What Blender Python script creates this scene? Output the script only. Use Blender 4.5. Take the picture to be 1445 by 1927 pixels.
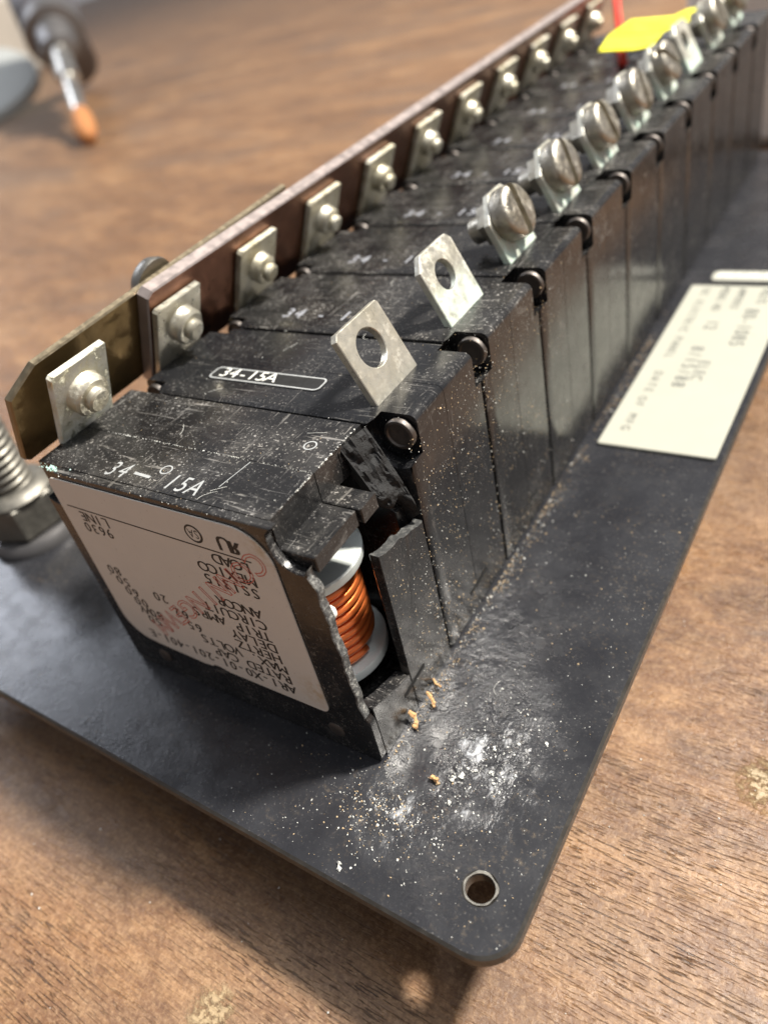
import bpy, bmesh, math, random
from mathutils import Vector, Matrix, noise
from mathutils.geometry import tessellate_polygon
random.seed(7)
S = 0.001                      # everything below is written in millimetres
scene = bpy.context.scene
C = scene.collection
for o in list(bpy.data.objects): bpy.data.objects.remove(o)

# ------------------------------------------------------------------ camera
CAM = Vector((42.814, -39.969, 83.848))
RIGHT = Vector((0.80000691, 0.54832836, -0.24356712))
DOWN = Vector((0.18146688, -0.60806634, -0.7728681))
FWD = Vector((-0.57189047, 0.57410046, -0.58596071))
cd = bpy.data.cameras.new('camera')
cam = bpy.data.objects.new('camera', cd); C.objects.link(cam)
m = Matrix((RIGHT, -DOWN, -FWD)).transposed().to_4x4()
m.translation = CAM * S
cam.matrix_world = m
cd.sensor_fit = 'VERTICAL'; cd.sensor_height = 6.70; cd.sensor_width = 5.02
cd.lens = 6.70 * 1465.4 / 1927
cd.shift_x = 125.8 / 1927; cd.shift_y = -23.56 / 1927
cd.clip_start = 0.002; cd.clip_end = 60
cd.dof.use_dof = True
cd.dof.focus_distance = 0.090
cd.dof.aperture_fstop = 3.3
scene.camera = cam

# ------------------------------------------------------------------ light
w = bpy.data.worlds.new('World'); scene.world = w; w.use_nodes = True
bg = w.node_tree.nodes['Background']
bg.inputs[0].default_value = (0.86, 0.85, 0.88, 1); bg.inputs[1].default_value = 0.29

def area(name, loc, target, size, energy, col, shape='DISK', sy=None):
    l = bpy.data.lights.new(name, 'AREA'); l.shape = shape; l.size = size
    if sy: l.size_y = sy
    l.energy = energy; l.color = col
    o = bpy.data.objects.new(name, l); C.objects.link(o)
    o.location = loc
    o.rotation_euler = (Vector(target) - Vector(loc)).to_track_quat('-Z', 'Y').to_euler()
    return o
kd = Vector((0.43, 0.47, 1.0)).normalized()
area('bench_lamp', kd * 2.2, (0, 0.03, 0), 0.24, 108.0, (1.0, 0.94, 0.85))
area('window', (-1.9, 0.35, 1.15), (0, 0.05, 0), 0.9, 11.0, (0.84, 0.89, 1.0), 'RECTANGLE', 0.6)
area('ceiling_lamp', (0.50, 0.26, 1.5), (0.0, 0.05, 0), 1.1, 8.0, (0.93, 0.96, 1.0), 'RECTANGLE', 0.16)

scene.view_settings.view_transform = 'Standard'
scene.view_settings.look = 'None'
scene.view_settings.exposure = 0.34
scene.view_settings.gamma = 1.0
scene.render.engine = 'CYCLES'

# ------------------------------------------------------------------ materials
class NT:
    def __init__(s, name):
        s.m = bpy.data.materials.new(name); s.m.use_nodes = True
        s.t = s.m.node_tree; s.b = s.t.nodes['Principled BSDF']
    def n(s, typ, **kw):
        x = s.t.nodes.new(typ)
        for k, v in kw.items(): setattr(x, k, v)
        return x
    def l(s, a, b): s.t.links.new(a, b)
    def co(s, scale=(1, 1, 1), rot=(0, 0, 0), kind='Object'):
        if not hasattr(s, 'tc'): s.tc = s.n('ShaderNodeTexCoord'); s.geo = s.n('ShaderNodeNewGeometry')
        mp = s.n('ShaderNodeMapping'); mp.inputs['Scale'].default_value = [v / S for v in scale]
        mp.inputs['Rotation'].default_value = rot
        s.l(s.geo.outputs['Position'] if kind == 'World' else s.tc.outputs[kind], mp.inputs[0]); return mp.outputs[0]
    def noise(s, scale, detail=3, rough=.55, rot=(0, 0, 0), dist=0, kind='World'):
        x = s.n('ShaderNodeTexNoise'); x.inputs['Scale'].default_value = 1
        x.inputs['Detail'].default_value = detail; x.inputs['Roughness'].default_value = rough
        x.inputs['Distortion'].default_value = dist
        if not hasattr(scale, '__len__'): scale = (scale,) * 3
        s.l(s.co(scale, rot, kind), x.inputs['Vector']); return x.outputs['Fac']
    def ramp(s, fac, stops):
        r = s.n('ShaderNodeValToRGB'); e = r.color_ramp.elements
        while len(e) < len(stops): e.new(0.5)
        for el, (p, c) in zip(e, stops):
            el.position = p; el.color = (c, c, c, 1) if not hasattr(c, '__len__') else (*c, 1)
        s.l(fac, r.inputs[0]); return r.outputs[0]
    def mix(s, fac, a, b, mode='MIX'):
        x = s.n('ShaderNodeMix', data_type='RGBA', blend_type=mode)
        for v, i in ((fac, 0), (a, 6), (b, 7)):
            if hasattr(v, 'node'): s.l(v, x.inputs[i])
            elif hasattr(v, '__len__'): x.inputs[i].default_value = (*v, 1)
            else: x.inputs[i].default_value = v
        return x.outputs[2]
    def math(s, op, a, b=None, clamp=False):
        x = s.n('ShaderNodeMath', operation=op); x.use_clamp = clamp
        for v, i in ((a, 0), (b, 1)):
            if v is None: continue
            if hasattr(v, 'node'): s.l(v, x.inputs[i])
            else: x.inputs[i].default_value = v
        return x.outputs[0]
    def set(s, key, v):
        i = s.b.inputs[key]
        if hasattr(v, 'node'): s.l(v, i)
        elif hasattr(v, '__len__'): i.default_value = (*v, 1)
        else: i.default_value = v
    def bump(s, h, dist=0.1, strength=1.0):
        x = s.n('ShaderNodeBump'); x.inputs['Distance'].default_value = dist * S; x.inputs['Strength'].default_value = strength
        s.l(h, x.inputs['Height']); s.l(x.outputs[0], s.b.inputs['Normal'])
    def up(s):
        g = s.n('ShaderNodeNewGeometry'); x = s.n('ShaderNodeSeparateXYZ'); s.l(g.outputs['Normal'], x.inputs[0])
        return x.outputs[2]
    def sphere_mask(s, p, r, soft, kind='World', sc=(1, 1, 1)):
        v = s.n('ShaderNodeVectorMath', operation='DISTANCE')
        s.l(s.co(sc, kind=kind), v.inputs[0]); v.inputs[1].default_value = [a * b for a, b in zip(p, sc)]
        mr = s.n('ShaderNodeMapRange'); mr.inputs[1].default_value = r + soft; mr.inputs[2].default_value = r
        mr.inputs[3].default_value = 0; mr.inputs[4].default_value = 1
        s.l(v.outputs['Value'], mr.inputs[0]); return mr.outputs[0]

def simple(name, col, rough=.5, metal=0, vary=0.15, sc=0.4, bump=0.0, bsc=1.5):
    t = NT(name)
    n = t.noise(sc, 4)
    t.set('Base Color', t.mix(n, [c * (1 - vary) for c in col], [min(1, c * (1 + vary)) for c in col]))
    t.set('Roughness', t.ramp(t.noise(sc * 2.3, 3), [(.3, rough * .8), (.7, min(1, rough * 1.2))]))
    t.set('Metallic', metal)
    if bump: t.bump(t.noise(bsc, 3), bump, .6)
    return t.m

def plastic(name, dust=1.0, rough=.20, col=(.0105, .0105, .0112)):
    t = NT(name)
    up = t.up()
    upm = t.ramp(up, [(.0, .5), (.75, 1.0)])
    blot = t.ramp(t.noise(.13, 5, .65, dist=.6), [(.44, .0), (.66, 1.0)])
    fine = t.ramp(t.noise(2.6, 3, .6), [(.60, 0), (.68, 1)])
    fine2 = t.ramp(t.noise(.75, 6, .8, dist=.4), [(.56, 0), (.68, 1)])
    s1 = t.ramp(t.noise((.10, 1.9, .3), 4, .6, rot=(0, 0, .75), dist=.6), [(.62, 0), (.66, 1)])
    s2 = t.ramp(t.noise((1.7, .12, .3), 4, .6, rot=(0, 0, .25), dist=.6), [(.63, 0), (.67, 1)])
    s3 = t.ramp(t.noise((1.2, 1.2, 1.2), 5, .7, dist=2.5), [(.66, 0), (.70, 1)])
    scr = t.math('MAXIMUM', t.math('MAXIMUM', s1, s2), s3)
    scr = t.math('MULTIPLY', scr, t.math('ADD', t.ramp(t.noise(.22, 4), [(.40, 0), (.62, 1)]), .12))
    film = t.math('MULTIPLY', blot, t.math('MULTIPLY', upm, .055 * dust))
    a = t.math('MULTIPLY', t.math('ADD', fine, t.math('MULTIPLY', fine2, .45)), t.math('MULTIPLY', upm, .60 * dust))
    a = t.math('MULTIPLY', a, t.math('ADD', blot, .28))
    a = t.math('ADD', a, t.math('MULTIPLY', t.math('MULTIPLY', scr, upm), .30 * dust))
    a = t.math('ADD', a, film, True)
    t.set('Base Color', t.mix(a, col, t.mix(t.noise(.2, 3), (.40, .40, .40), (.40, .36, .30))))
    t.set('Roughness', t.math('ADD', t.ramp(t.noise(.35, 5, .65), [(.3, rough * .6), (.72, rough * 1.6)]), t.math('MULTIPLY', a, .7), True))
    t.set('Specular IOR Level', .48)
    t.bump(t.math('ADD', t.noise(.5, 3, .5), t.math('MULTIPLY', a, .9)), .03, .55)
    return t.m

def tin(name, col=(.66, .63, .55), patina=(.42, .37, .20), green=0.0, rough=.33, CR=0.0, CW=.7, MT=1.0):
    t = NT(name)
    p = t.ramp(t.noise(.22, 5, .6), [(.38, 0), (.75, 1)])
    c = t.mix(t.math('MULTIPLY', p, .75), col, patina)
    crust = t.math('MULTIPLY', t.ramp(t.noise(.5, 7, .75), [(.50 - CR, 0), (.66 - CR, 1)]), CW)
    if green:
        z = t.n('ShaderNodeSeparateXYZ'); t.l(t.co(), z.inputs[0])
        zm = t.ramp(t.math('MULTIPLY', t.math('SUBTRACT', z.outputs[2], 36.5), .12), [(.0, 1), (.75, 0)])
        g = t.math('MULTIPLY', t.math('MULTIPLY', t.ramp(t.noise(.35, 4), [(.36, 0), (.62, 1)]), zm), green, True)
    else:
        g = t.math('MULTIPLY', crust, .0)
    c = t.mix(g, c, (.47, .66, .56))
    c = t.mix(t.math('MULTIPLY', crust, .85), c, (.66, .66, .61))
    t.set('Base Color', c)
    t.set('Metallic', t.math('SUBTRACT', MT, t.math('ADD', g, t.math('MULTIPLY', crust, .9)), True))
    t.set('Roughness', t.math('ADD', t.ramp(t.noise(1.1, 4), [(.3, rough * .7), (.7, rough * 1.4)]), t.math('ADD', t.math('MULTIPLY', g, .4), t.math('MULTIPLY', crust, .5)), True))
    t.bump(t.math('ADD', t.noise(1.8, 4, .6), t.math('MULTIPLY', crust, 2.0)), .06, .6)
    return t.m

def wood():
    t = NT('wood_veneer')
    big = t.noise((.010, .022, .02), 5, .6, dist=.6)
    mid = t.noise((.04, .10, .1), 6, .7, dist=1.0)
    strk = t.noise((.05, .9, .3), 5, .65, dist=.3)
    fib = t.noise((.22, 3.6, 1), 4, .65)
    c = t.ramp(t.math('ADD', t.math('MULTIPLY', big, .45), t.math('MULTIPLY', mid, .55)),
               [(.36, (.055, .024, .010)), (.45, (.135, .061, .024)), (.53, (.245, .126, .053)), (.64, (.40, .235, .115))])
    c = t.mix(t.math('MULTIPLY', t.ramp(strk, [(.36, 1), (.58, 0)]), .45), c, (.095, .042, .020))
    c = t.mix(t.math('MULTIPLY', t.ramp(fib, [(.36, 1), (.60, 0)]), .42), c, (.105, .050, .025))
    # blotchy finish: worn pale patches and grime
    worn = t.ramp(t.noise(.28, 7, .75, dist=.5), [(.47, 0), (.64, 1)])
    c = t.mix(t.math('MULTIPLY', worn, .32), c, (.37, .228, .115))
    grime = t.math('MAXIMUM', t.ramp(t.noise((.06, .12, .1), 7, .72), [(.52, 0), (.70, 1)]), t.ramp(t.noise((.0085, .021, .02), 4, .55, dist=.7), [(.50, 0), (.62, 1)]))
    c = t.mix(t.math('MULTIPLY', grime, .60), c, (.10, .066, .048))
    fine = t.ramp(t.noise(.95, 6, .75), [(.45, 0), (.70, 1)])
    c = t.mix(t.math('MULTIPLY', fine, .20), c, (.41, .26, .14))
    mott = t.noise(1.9, 6, .8)
    c = t.mix(t.math('MULTIPLY', t.ramp(mott, [(.38, 1), (.50, 0)]), .50), c, (.095, .046, .022))
    c = t.mix(t.math('MULTIPLY', t.ramp(mott, [(.52, 0), (.66, 1)]), .30), c, (.46, .31, .18))
    # open pores: short dark dashes along the grain
    pn = t.noise((.30, 3.3, 1), 3, .6, rot=(0, 0, .02), dist=.25)
    pore = t.ramp(pn, [(.555, 0), (.625, 1)])
    pore = t.math('MULTIPLY', pore, t.ramp(t.noise((.025, .06, .05), 4, .6), [(.38, .1), (.62, 1)]))
    c = t.mix(t.math('MULTIPLY', pore, .80), c, (.034, .017, .010))
    # scattered flecks of pale paint and glue
    fl = t.ramp(t.noise(.50, 5, .65), [(.735, 0), (.76, 1)])
    c = t.mix(t.math('MULTIPLY', fl, .55), c, (.58, .53, .45))
    p1 = t.ramp(t.math('MULTIPLY', t.sphere_mask((-10.2, -30.6, -17), 1.2, 3.4), t.ramp(t.noise(.7, 6, .75), [(.36, 0), (.62, 1)])), [(.2, 0), (.55, 1)])
    p2 = t.ramp(t.math('MULTIPLY', t.sphere_mask((38.0, 26.5, -17), .8, 3.4, sc=(1, .7, 1)), t.ramp(t.noise(.7, 6, .75), [(.36, 0), (.62, 1)])), [(.2, 0), (.55, 1)])
    pm = t.math('MAXIMUM', p1, p2)
    c = t.mix(t.math('MULTIPLY', pm, .55), c, (.42, .33, .19))
    t.set('Base Color', c)
    t.set('Roughness', t.ramp(t.noise(.3, 6, .7), [(.3, .22), (.7, .55)]))
    t.set('Specular IOR Level', .5)
    h = t.math('SUBTRACT', t.math('MULTIPLY', t.noise(1.1, 5, .65), .55), pore)
    h = t.math('ADD', h, t.math('MULTIPLY', fib, .25))
    h = t.math('ADD', h, t.math('MULTIPLY', pm, 1.2))
    h = t.math('ADD', h, t.math('MULTIPLY', mott, .5))
    t.bump(h, .15, .85)
    return t.m

def plate_mat():
    t = NT('black_panel_paint')
    reg = t.math('MAXIMUM', t.sphere_mask((11.0, 6.5, 0), 1.0, 9.0, sc=(1, .62, 1)), t.math('MULTIPLY', t.sphere_mask((4.0, -5.5, 0), .5, 7.0, sc=(.8, 1, 1)), .85))
    reg = t.math('MAXIMUM', reg, t.math('MULTIPLY', t.sphere_mask((3, 16, 0), 1.0, 12, sc=(1.4, .4, 1)), .5))
    n1 = t.noise((.62, .30, .5), 6, .70, rot=(0, 0, .42), dist=.7)
    n2 = t.noise((1.5, .7, 1.0), 5, .70, rot=(0, 0, .42), dist=.6)
    patch = t.ramp(t.noise(.24, 4, .6), [(.40, 0), (.62, 1)])
    rp = t.math('MULTIPLY', reg, t.math('ADD', patch, .25))
    worn = t.ramp(t.math('MULTIPLY', t.math('ADD', t.math('MULTIPLY', n1, .5), t.math('MULTIPLY', n2, .55)), rp), [(.34, 0), (.62, 1)])
    worn = t.math('MULTIPLY', worn, t.ramp(n2, [(.42, .15), (.58, 1)]))
    speck = t.math('MULTIPLY', t.ramp(t.noise(2.6, 3, .6), [(.62, 0), (.70, 1)]), t.ramp(t.noise(.13, 4), [(.38, .08), (.65, .7)]))
    tan = t.math('MULTIPLY', t.ramp(t.noise(1.1, 5, .75), [(.55, 0), (.70, 1)]), t.math('MULTIPLY', t.ramp(t.noise(.08, 3), [(.45, 0), (.68, 1)]), .30))
    film = t.math('MULTIPLY', t.ramp(t.noise(.07, 6, .65), [(.40, 0), (.72, 1)]), .035)
    film = t.math('ADD', film, t.math('MULTIPLY', rp, .05))
    c = t.mix(film, (.0145, .015, .018), (.42, .43, .45))
    c = t.mix(tan, c, (.30, .23, .15))
    c = t.mix(t.math('MULTIPLY', speck, .42), c, (.55, .52, .47))
    c = t.mix(t.math('MULTIPLY', worn, .75), c, (.58, .60, .63))
    t.set('Base Color', c)
    t.set('Roughness', t.math('ADD', t.ramp(t.noise(.25, 5, .6), [(.3, .17), (.7, .34)]), t.math('MULTIPLY', worn, .15), True))
    h = t.math('ADD', t.math('MULTIPLY', t.math('ADD', n1, t.math('MULTIPLY', n2, .5)), t.math('ADD', t.math('MULTIPLY', rp, 1.5), .02)), t.math('MULTIPLY', t.noise(1.4, 4, .6), .20))
    t.bump(h, .20, .85)
    return t.m

def broken_mat(name='fractured_plastic', dark=0, k=1.0):
    t = NT(name)
    n = t.noise(1.7, 6, .8)
    c = t.ramp(n, [(.33, (.02, .021, .022)), (.50, (.10 * k, .102 * k, .10 * k)), (.62, (.30 * k, .30 * k, .28 * k)), (.76, (.62 * k, .60 * k, .55 * k))])
    if dark: c = t.ramp(n, [(.40, (.005, .005, .0055)), (.60, (.012, .0125, .013)), (.70, (.04, .04, .04)), (.80, (.28, .27, .24))])
    t.set('Base Color', c); t.set('Roughness', .7)
    t.bump(t.noise(3.0, 6, .7), .25, 1.0)
    return t.m

def label_mat():
    t = NT('label_paper')
    c = t.mix(t.noise(.25, 4), (.555, .53, .49), (.61, .58, .535))
    edge = t.ramp(t.noise(.6, 5, .7), [(.64, 0), (.76, 1)])
    c = t.mix(t.math('MULTIPLY', edge, .30), c, (.42, .32, .19))
    br = t.math('MULTIPLY', t.sphere_mask((-6.5, 0, 10.5), .5, 3.2), t.ramp(t.noise(1.0, 5, .7), [(.4, 0), (.62, 1)]))
    tr = t.math('MULTIPLY', t.sphere_mask((-6.0, 0, 34.5), 1.0, 3.0), t.ramp(t.noise(.9, 5, .7), [(.42, 0), (.62, 1)]))
    c = t.mix(t.math('MULTIPLY', t.math('MAXIMUM', br, tr), .7), c, (.40, .29, .15))
    sp = t.ramp(t.noise((3.2, 3.2, 1.6), 2), [(.70, 0), (.76, 1)])
    c = t.mix(t.math('MULTIPLY', sp, .45), c, (.22, .18, .13))
    t.set('Base Color', c); t.set('Roughness', .55)
    t.bump(t.noise(.5, 4), .05, .4)
    return t.m

def copper_wire():
    t = NT('enamelled_copper')
    t.set('Base Color', t.mix(t.noise(.4, 3), (.80, .155, .04), (.90, .26, .065)))
    t.set('Metallic', .75); t.set('Roughness', .28)
    t.b.inputs['Coat Weight'].default_value = .6; t.b.inputs['Coat Roughness'].default_value = .08
    return t.m

M = dict(
    wood=wood(), plate=plate_mat(), plastic=plastic('bakelite'), plastic_clean=plastic('bakelite_second', .6, .17, (.0105, .011, .0125)),
    side=plastic('bakelite_inner', .35, .2), broken=broken_mat(), broken_dark=broken_mat('fractured_plastic_web', 1), broken_mid=broken_mat('fractured_plastic_wall', 0, .35), label=label_mat(), wire=copper_wire(),
    tin=tin('tinned_brass', (.60, .57, .48), (.40, .35, .20), 0, .45, .0, .5, .85), tin_bright=tin('tinned_brass_bright', (.58, .555, .475), (.47, .43, .32), 0, .32, -.06, .3, .72),
    tin_green=tin('tinned_brass_verdigris', (.54, .53, .47), (.44, .42, .32), 1.0, .40, .0, .5, .7),
    tin_dirty=tin('tinned_brass_crusted', (.72, .71, .60), (.60, .54, .32), .25, .38, .09, 1.0),
    screw=tin('nickel_screw', (.44, .415, .36), (.30, .26, .175), 0, .40, -.03, .45),
    brass=simple('tarnished_brass', (.20, .135, .058), .50, .85, .35, .25, .05, 1.2),
    copper=simple('tarnished_copper', (.20, .095, .06), .34, 1.0, .35, .3, .04, 1.2),
    copper_edge=simple('pale_bar_edge', (.42, .36, .34), .40, .8, .12, .3, .01, .8),  # paler tone than the copper faces, for the bar's edges
    brass_edge=simple('worn_bar_edge', (.25, .21, .145), .42, 1.0, .25, .6, .06, 1.4),
    plate_edge=simple('worn_panel_edge', (.055, .051, .045), .36, .5, .75, .6, .1, 1.5),
    steel=simple('zinc_steel', (.27, .26, .235), .42, 1.0, .25, .3, .04, 1.0),
    stud=simple('grimy_zinc', (.20, .19, .165), .55, .9, .45, .35, .06, 1.2),
    bobbin=simple('white_nylon', (.62, .66, .64), .32, 0, .06, .3),
    ink=simple('black_ink', (.016, .015, .014), .6, 0, .2, 1.0), red_ink=simple('red_stamp_ink', (.50, .13, .10), .6, 0, .25, .8),
    white_ink=simple('white_print', (.30, .31, .31), .55, 0, .25, 1.5), grey_emb=simple('dusty_embossing', (.30, .31, .34), .5, 0, .3, 1.0),
    rivet=simple('rivet_steel', (.15, .135, .125), .55, 1.0, .2, .8, .03, 2.0),
    dust_w=simple('pale_dust', (.62, .62, .58), .9, 0, .3, 1.0), dust_t=simple('tan_sawdust', (.50, .37, .22), .9, 0, .35, 1.0),
    shaving=simple('wood_shaving', (.56, .33, .15), .7, 0, .3, 1.0),
    nameplate=simple('cream_plate', (.36, .36, .305), .34, 0, .04, .1), name_ink=simple('grey_print', (.085, .09, .085), .6),
    tape=simple('embossed_tape', (.38, .38, .33), .4), verd=simple('verdigris', (.45, .66, .60), .85, 0, .25, 1.5, .2, 2.0),
    yellow=simple('yellow_vinyl', (.82, .76, .03), .4, 0, .06, .1), redwire=simple('red_insulation', (.72, .05, .03), .4),
    tool=simple('grey_rubber', (.11, .11, .125), .55, 0, .3, .06), chuck=simple('dark_steel', (.16, .155, .155), .45, .7, .3, .08),
    bit=simple('bright_steel', (.62, .60, .55), .3, 1.0, .1, .1), rust=simple('rusty_tip', (.40, .17, .06), .8, .1, .3, .3),
    lid=simple('dull_aluminium', (.40, .415, .40), .45, .15, .08, .03), dark=simple('black_tag_slot_shade', (.003, .003, .003), .8),  # near-black for the tag and the painted shade of wall openings
    whitebox=simple('white_plastic', (.72, .71, .68), .45, 0, .04, .03), beige=simple('beige_case', (.50, .46, .40), .5, 0, .1, .03),
)

# ------------------------------------------------------------------ mesh helpers
def me(name, verts, faces, mats, fm=None, smooth=False, auto=None):
    d = bpy.data.meshes.new(name)
    d.from_pydata([tuple(c * S for c in v) for v in verts], [], faces)
    for mt in (mats if isinstance(mats, (list, tuple)) else [mats]): d.materials.append(mt)
    bm = bmesh.new(); bm.from_mesh(d)
    if fm:
        for f, k in zip(bm.faces, fm): f.material_index = k
    bmesh.ops.remove_doubles(bm, verts=bm.verts, dist=1e-8)
    bmesh.ops.recalc_face_normals(bm, faces=bm.faces)
    if auto is not None:
        for f in bm.faces: f.smooth = True
        for e in bm.edges:
            if len(e.link_faces) == 2 and e.calc_face_angle(0) > math.radians(auto): e.smooth = False
    elif smooth:
        for f in bm.faces: f.smooth = True
    bm.to_mesh(d); bm.free()
    return d
def link(name, data, parent=None, loc=(0, 0, 0), rot=None):
    o = bpy.data.objects.new(name, data); C.objects.link(o)
    o.location = [c * S for c in loc]
    if rot: o.rotation_euler = rot
    if parent: o.parent = parent
    return o
def tag(o, label=None, cat=None, group=None, kind=None):
    if label: o['label'] = label
    if cat: o['category'] = cat
    if group: o['group'] = group
    if kind: o['kind'] = kind
    return o
def empty(name, loc, label, cat, group=None):
    o = link(name, None, None, loc); o.empty_display_size = .005
    return tag(o, label, cat, group)

def offset_loop(lp, d):
    out = []; n = len(lp)
    for i in range(n):
        p, q, r = Vector(lp[i - 1]), Vector(lp[i]), Vector(lp[(i + 1) % n])
        a, b = (q - p), (r - q)
        if a.length < 1e-9: a = b
        if b.length < 1e-9: b = a
        na = Vector((-a.y, a.x)).normalized(); nb = Vector((-b.y, b.x)).normalized()
        v = na + nb
        v = v.normalized() if v.length > 1e-6 else na
        k = max(.45, v.dot(na))
        out.append(tuple(q + v * (d / k)))
    return out
def slab(outline, h0, h1, mp, bevel=0.0, holes=(), mats=None, side_mat=0, cap_mat=0):
    """closed slab from a CCW outline (a,b) between heights h0<h1, bevelled edges, with holes (CW or CCW loops)."""
    V = []; F = []; FM = []
    loops = [list(outline)] + [list(h) for h in holes]
    def area2(l): return sum(l[i - 1][0] * l[i][1] - l[i][0] * l[i - 1][1] for i in range(len(l)))
    loops = [l if (area2(l) > 0) == (k == 0) else l[::-1] for k, l in enumerate(loops)]
    rings = []
    for l in loops:
        ins = offset_loop(l, bevel) if bevel else l
        rr = []
        lev = [(ins, h0), (l, h0 + bevel), (l, h1 - bevel), (ins, h1)] if bevel else [(l, h0), (l, h1)]
        for lp, h in lev:
            rr.append(len(V)); V += [mp(a, b, h) for a, b in lp]
        n = len(l)
        for k in range(len(rr) - 1):
            for i in range(n):
                j = (i + 1) % n
                F.append((rr[k] + i, rr[k] + j, rr[k + 1] + j, rr[k + 1] + i)); FM.append(side_mat)
        rings.append((rr, ins, n))
    tri = tessellate_polygon([[Vector((a, b, 0)) for a, b in ins] for rr, ins, n in rings])
    for top in (0, 1):
        idx = []
        for rr, ins, n in rings: idx += list(range(rr[-1] if top else rr[0], (rr[-1] if top else rr[0]) + n))
        for t in tri: F.append(tuple(idx[i] for i in t)); FM.append(cap_mat)
    return V, F, FM
def lathe(prof, o, ax, n=28):
    ax = Vector(ax).normalized(); u = ax.orthogonal().normalized(); v = ax.cross(u); o = Vector(o)
    V = []; F = []
    for r, h in prof:
        for k in range(n):
            a = 2 * math.pi * k / n
            V.append(tuple(o + ax * h + (u * math.cos(a) + v * math.sin(a)) * max(r, 1e-4)))
    for i in range(len(prof) - 1):
        for k in range(n):
            j = (k + 1) % n
            F.append((i * n + k, i * n + j, (i + 1) * n + j, (i + 1) * n + k))
    F.append(tuple(range(n))); F.append(tuple(range((len(prof) - 1) * n, len(prof) * n)))
    return V, F
def tube(path, rad, n=8, cap=True):
    V = []; F = []; P = [Vector(p) for p in path]
    nrm = None
    for i, p in enumerate(P):
        t = (P[min(i + 1, len(P) - 1)] - P[max(i - 1, 0)]).normalized()
        if nrm is None: nrm = t.orthogonal().normalized()
        nrm = (nrm - t * nrm.dot(t)).normalized(); b = t.cross(nrm)
        r = rad[i] if hasattr(rad, '__len__') else rad
        for k in range(n):
            a = 2 * math.pi * k / n
            V.append(tuple(p + (nrm * math.cos(a) + b * math.sin(a)) * r))
    for i in range(len(P) - 1):
        for k in range(n):
            j = (k + 1) % n
            F.append((i * n + k, i * n + j, (i + 1) * n + j, (i + 1) * n + k))
    if cap: F.append(tuple(range(n))); F.append(tuple(range((len(P) - 1) * n, len(P) * n)))
    return V, F
def join(*parts):
    V = []; F = []
    for v, f in parts:
        b = len(V); V += v; F += [tuple(i + b for i in q) for q in f]
    return V, F
def rrect(x0, y0, x1, y1, r, n=6):
    rs = r if hasattr(r, '__len__') else (r,) * 4
    out = []
    for (cx, cy, a0), q in zip(((x0, y0, 180), (x1, y0, 270), (x1, y1, 0), (x0, y1, 90)), rs):
        sx = 1 if cx == x0 else -1; sy = 1 if cy == y0 else -1
        for k in range(n + 1):
            a = math.radians(a0 + 90 * k / n)
            out.append((cx + sx * q + q * math.cos(a), cy + sy * q + q * math.sin(a)))
    return out
def circ(cx, cy, r, n=24, a0=0): return [(cx + r * math.cos(a0 + 2 * math.pi * k / n), cy + r * math.sin(a0 + 2 * math.pi * k / n)) for k in range(n)]

# glyphs from the built-in font
_g = {}
def glyph(ch, outline=0.0):
    key = (ch, outline)
    if key not in _g:
        cu = bpy.data.curves.new('glyph', 'FONT'); cu.body = ch; cu.size = 1.0; cu.resolution_u = 3
        if outline:
            cu.fill_mode = 'NONE'; cu.bevel_depth = outline; cu.bevel_resolution = 0
        ob = bpy.data.objects.new('glyph', cu)
        d = bpy.data.meshes.new_from_object(ob)
        vs = [tuple(v.co) for v in d.vertices]; fs = [tuple(p.vertices) for p in d.polygons]
        wd = (max(v[0] for v in vs) + min(v[0] for v in vs)) / 2 if vs else 0
        bpy.data.objects.remove(ob); bpy.data.curves.remove(cu); bpy.data.meshes.remove(d)
        _g[key] = (vs, fs, wd)
    return _g[key]
def text(s, pos, right, upv, cap, pitch, outline=0.0, wide=1.0, slant=0.0):
    """lettering: characters at a fixed pitch on a plane (mm)."""
    V = []; F = []; right = Vector(right); upv = Vector(upv); pos = Vector(pos); nrm = right.cross(upv)
    k = cap / .69
    for i, ch in enumerate(s):
        if ch == ' ': continue
        vs, fs, wd = glyph(ch, outline); b = len(V)
        for x, y, z in vs:
            V.append(tuple(pos + right * (i * pitch + ((x - wd) + slant * y) * k * wide) + upv * (y * k) + nrm * (z * k)))
        F += [tuple(j + b for j in f) for f in fs]
    return V, F

# ------------------------------------------------------------------ setting: bench top
TZ = -17.0
tb = slab(rrect(-5200, -700, 900, 5200, 20, 3), TZ - 30, TZ, lambda a, b, h: (a, b, h), 2)
tag(link('workbench_top', me('workbench_top', *tb[:2], M['wood'])), kind='structure')

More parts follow.
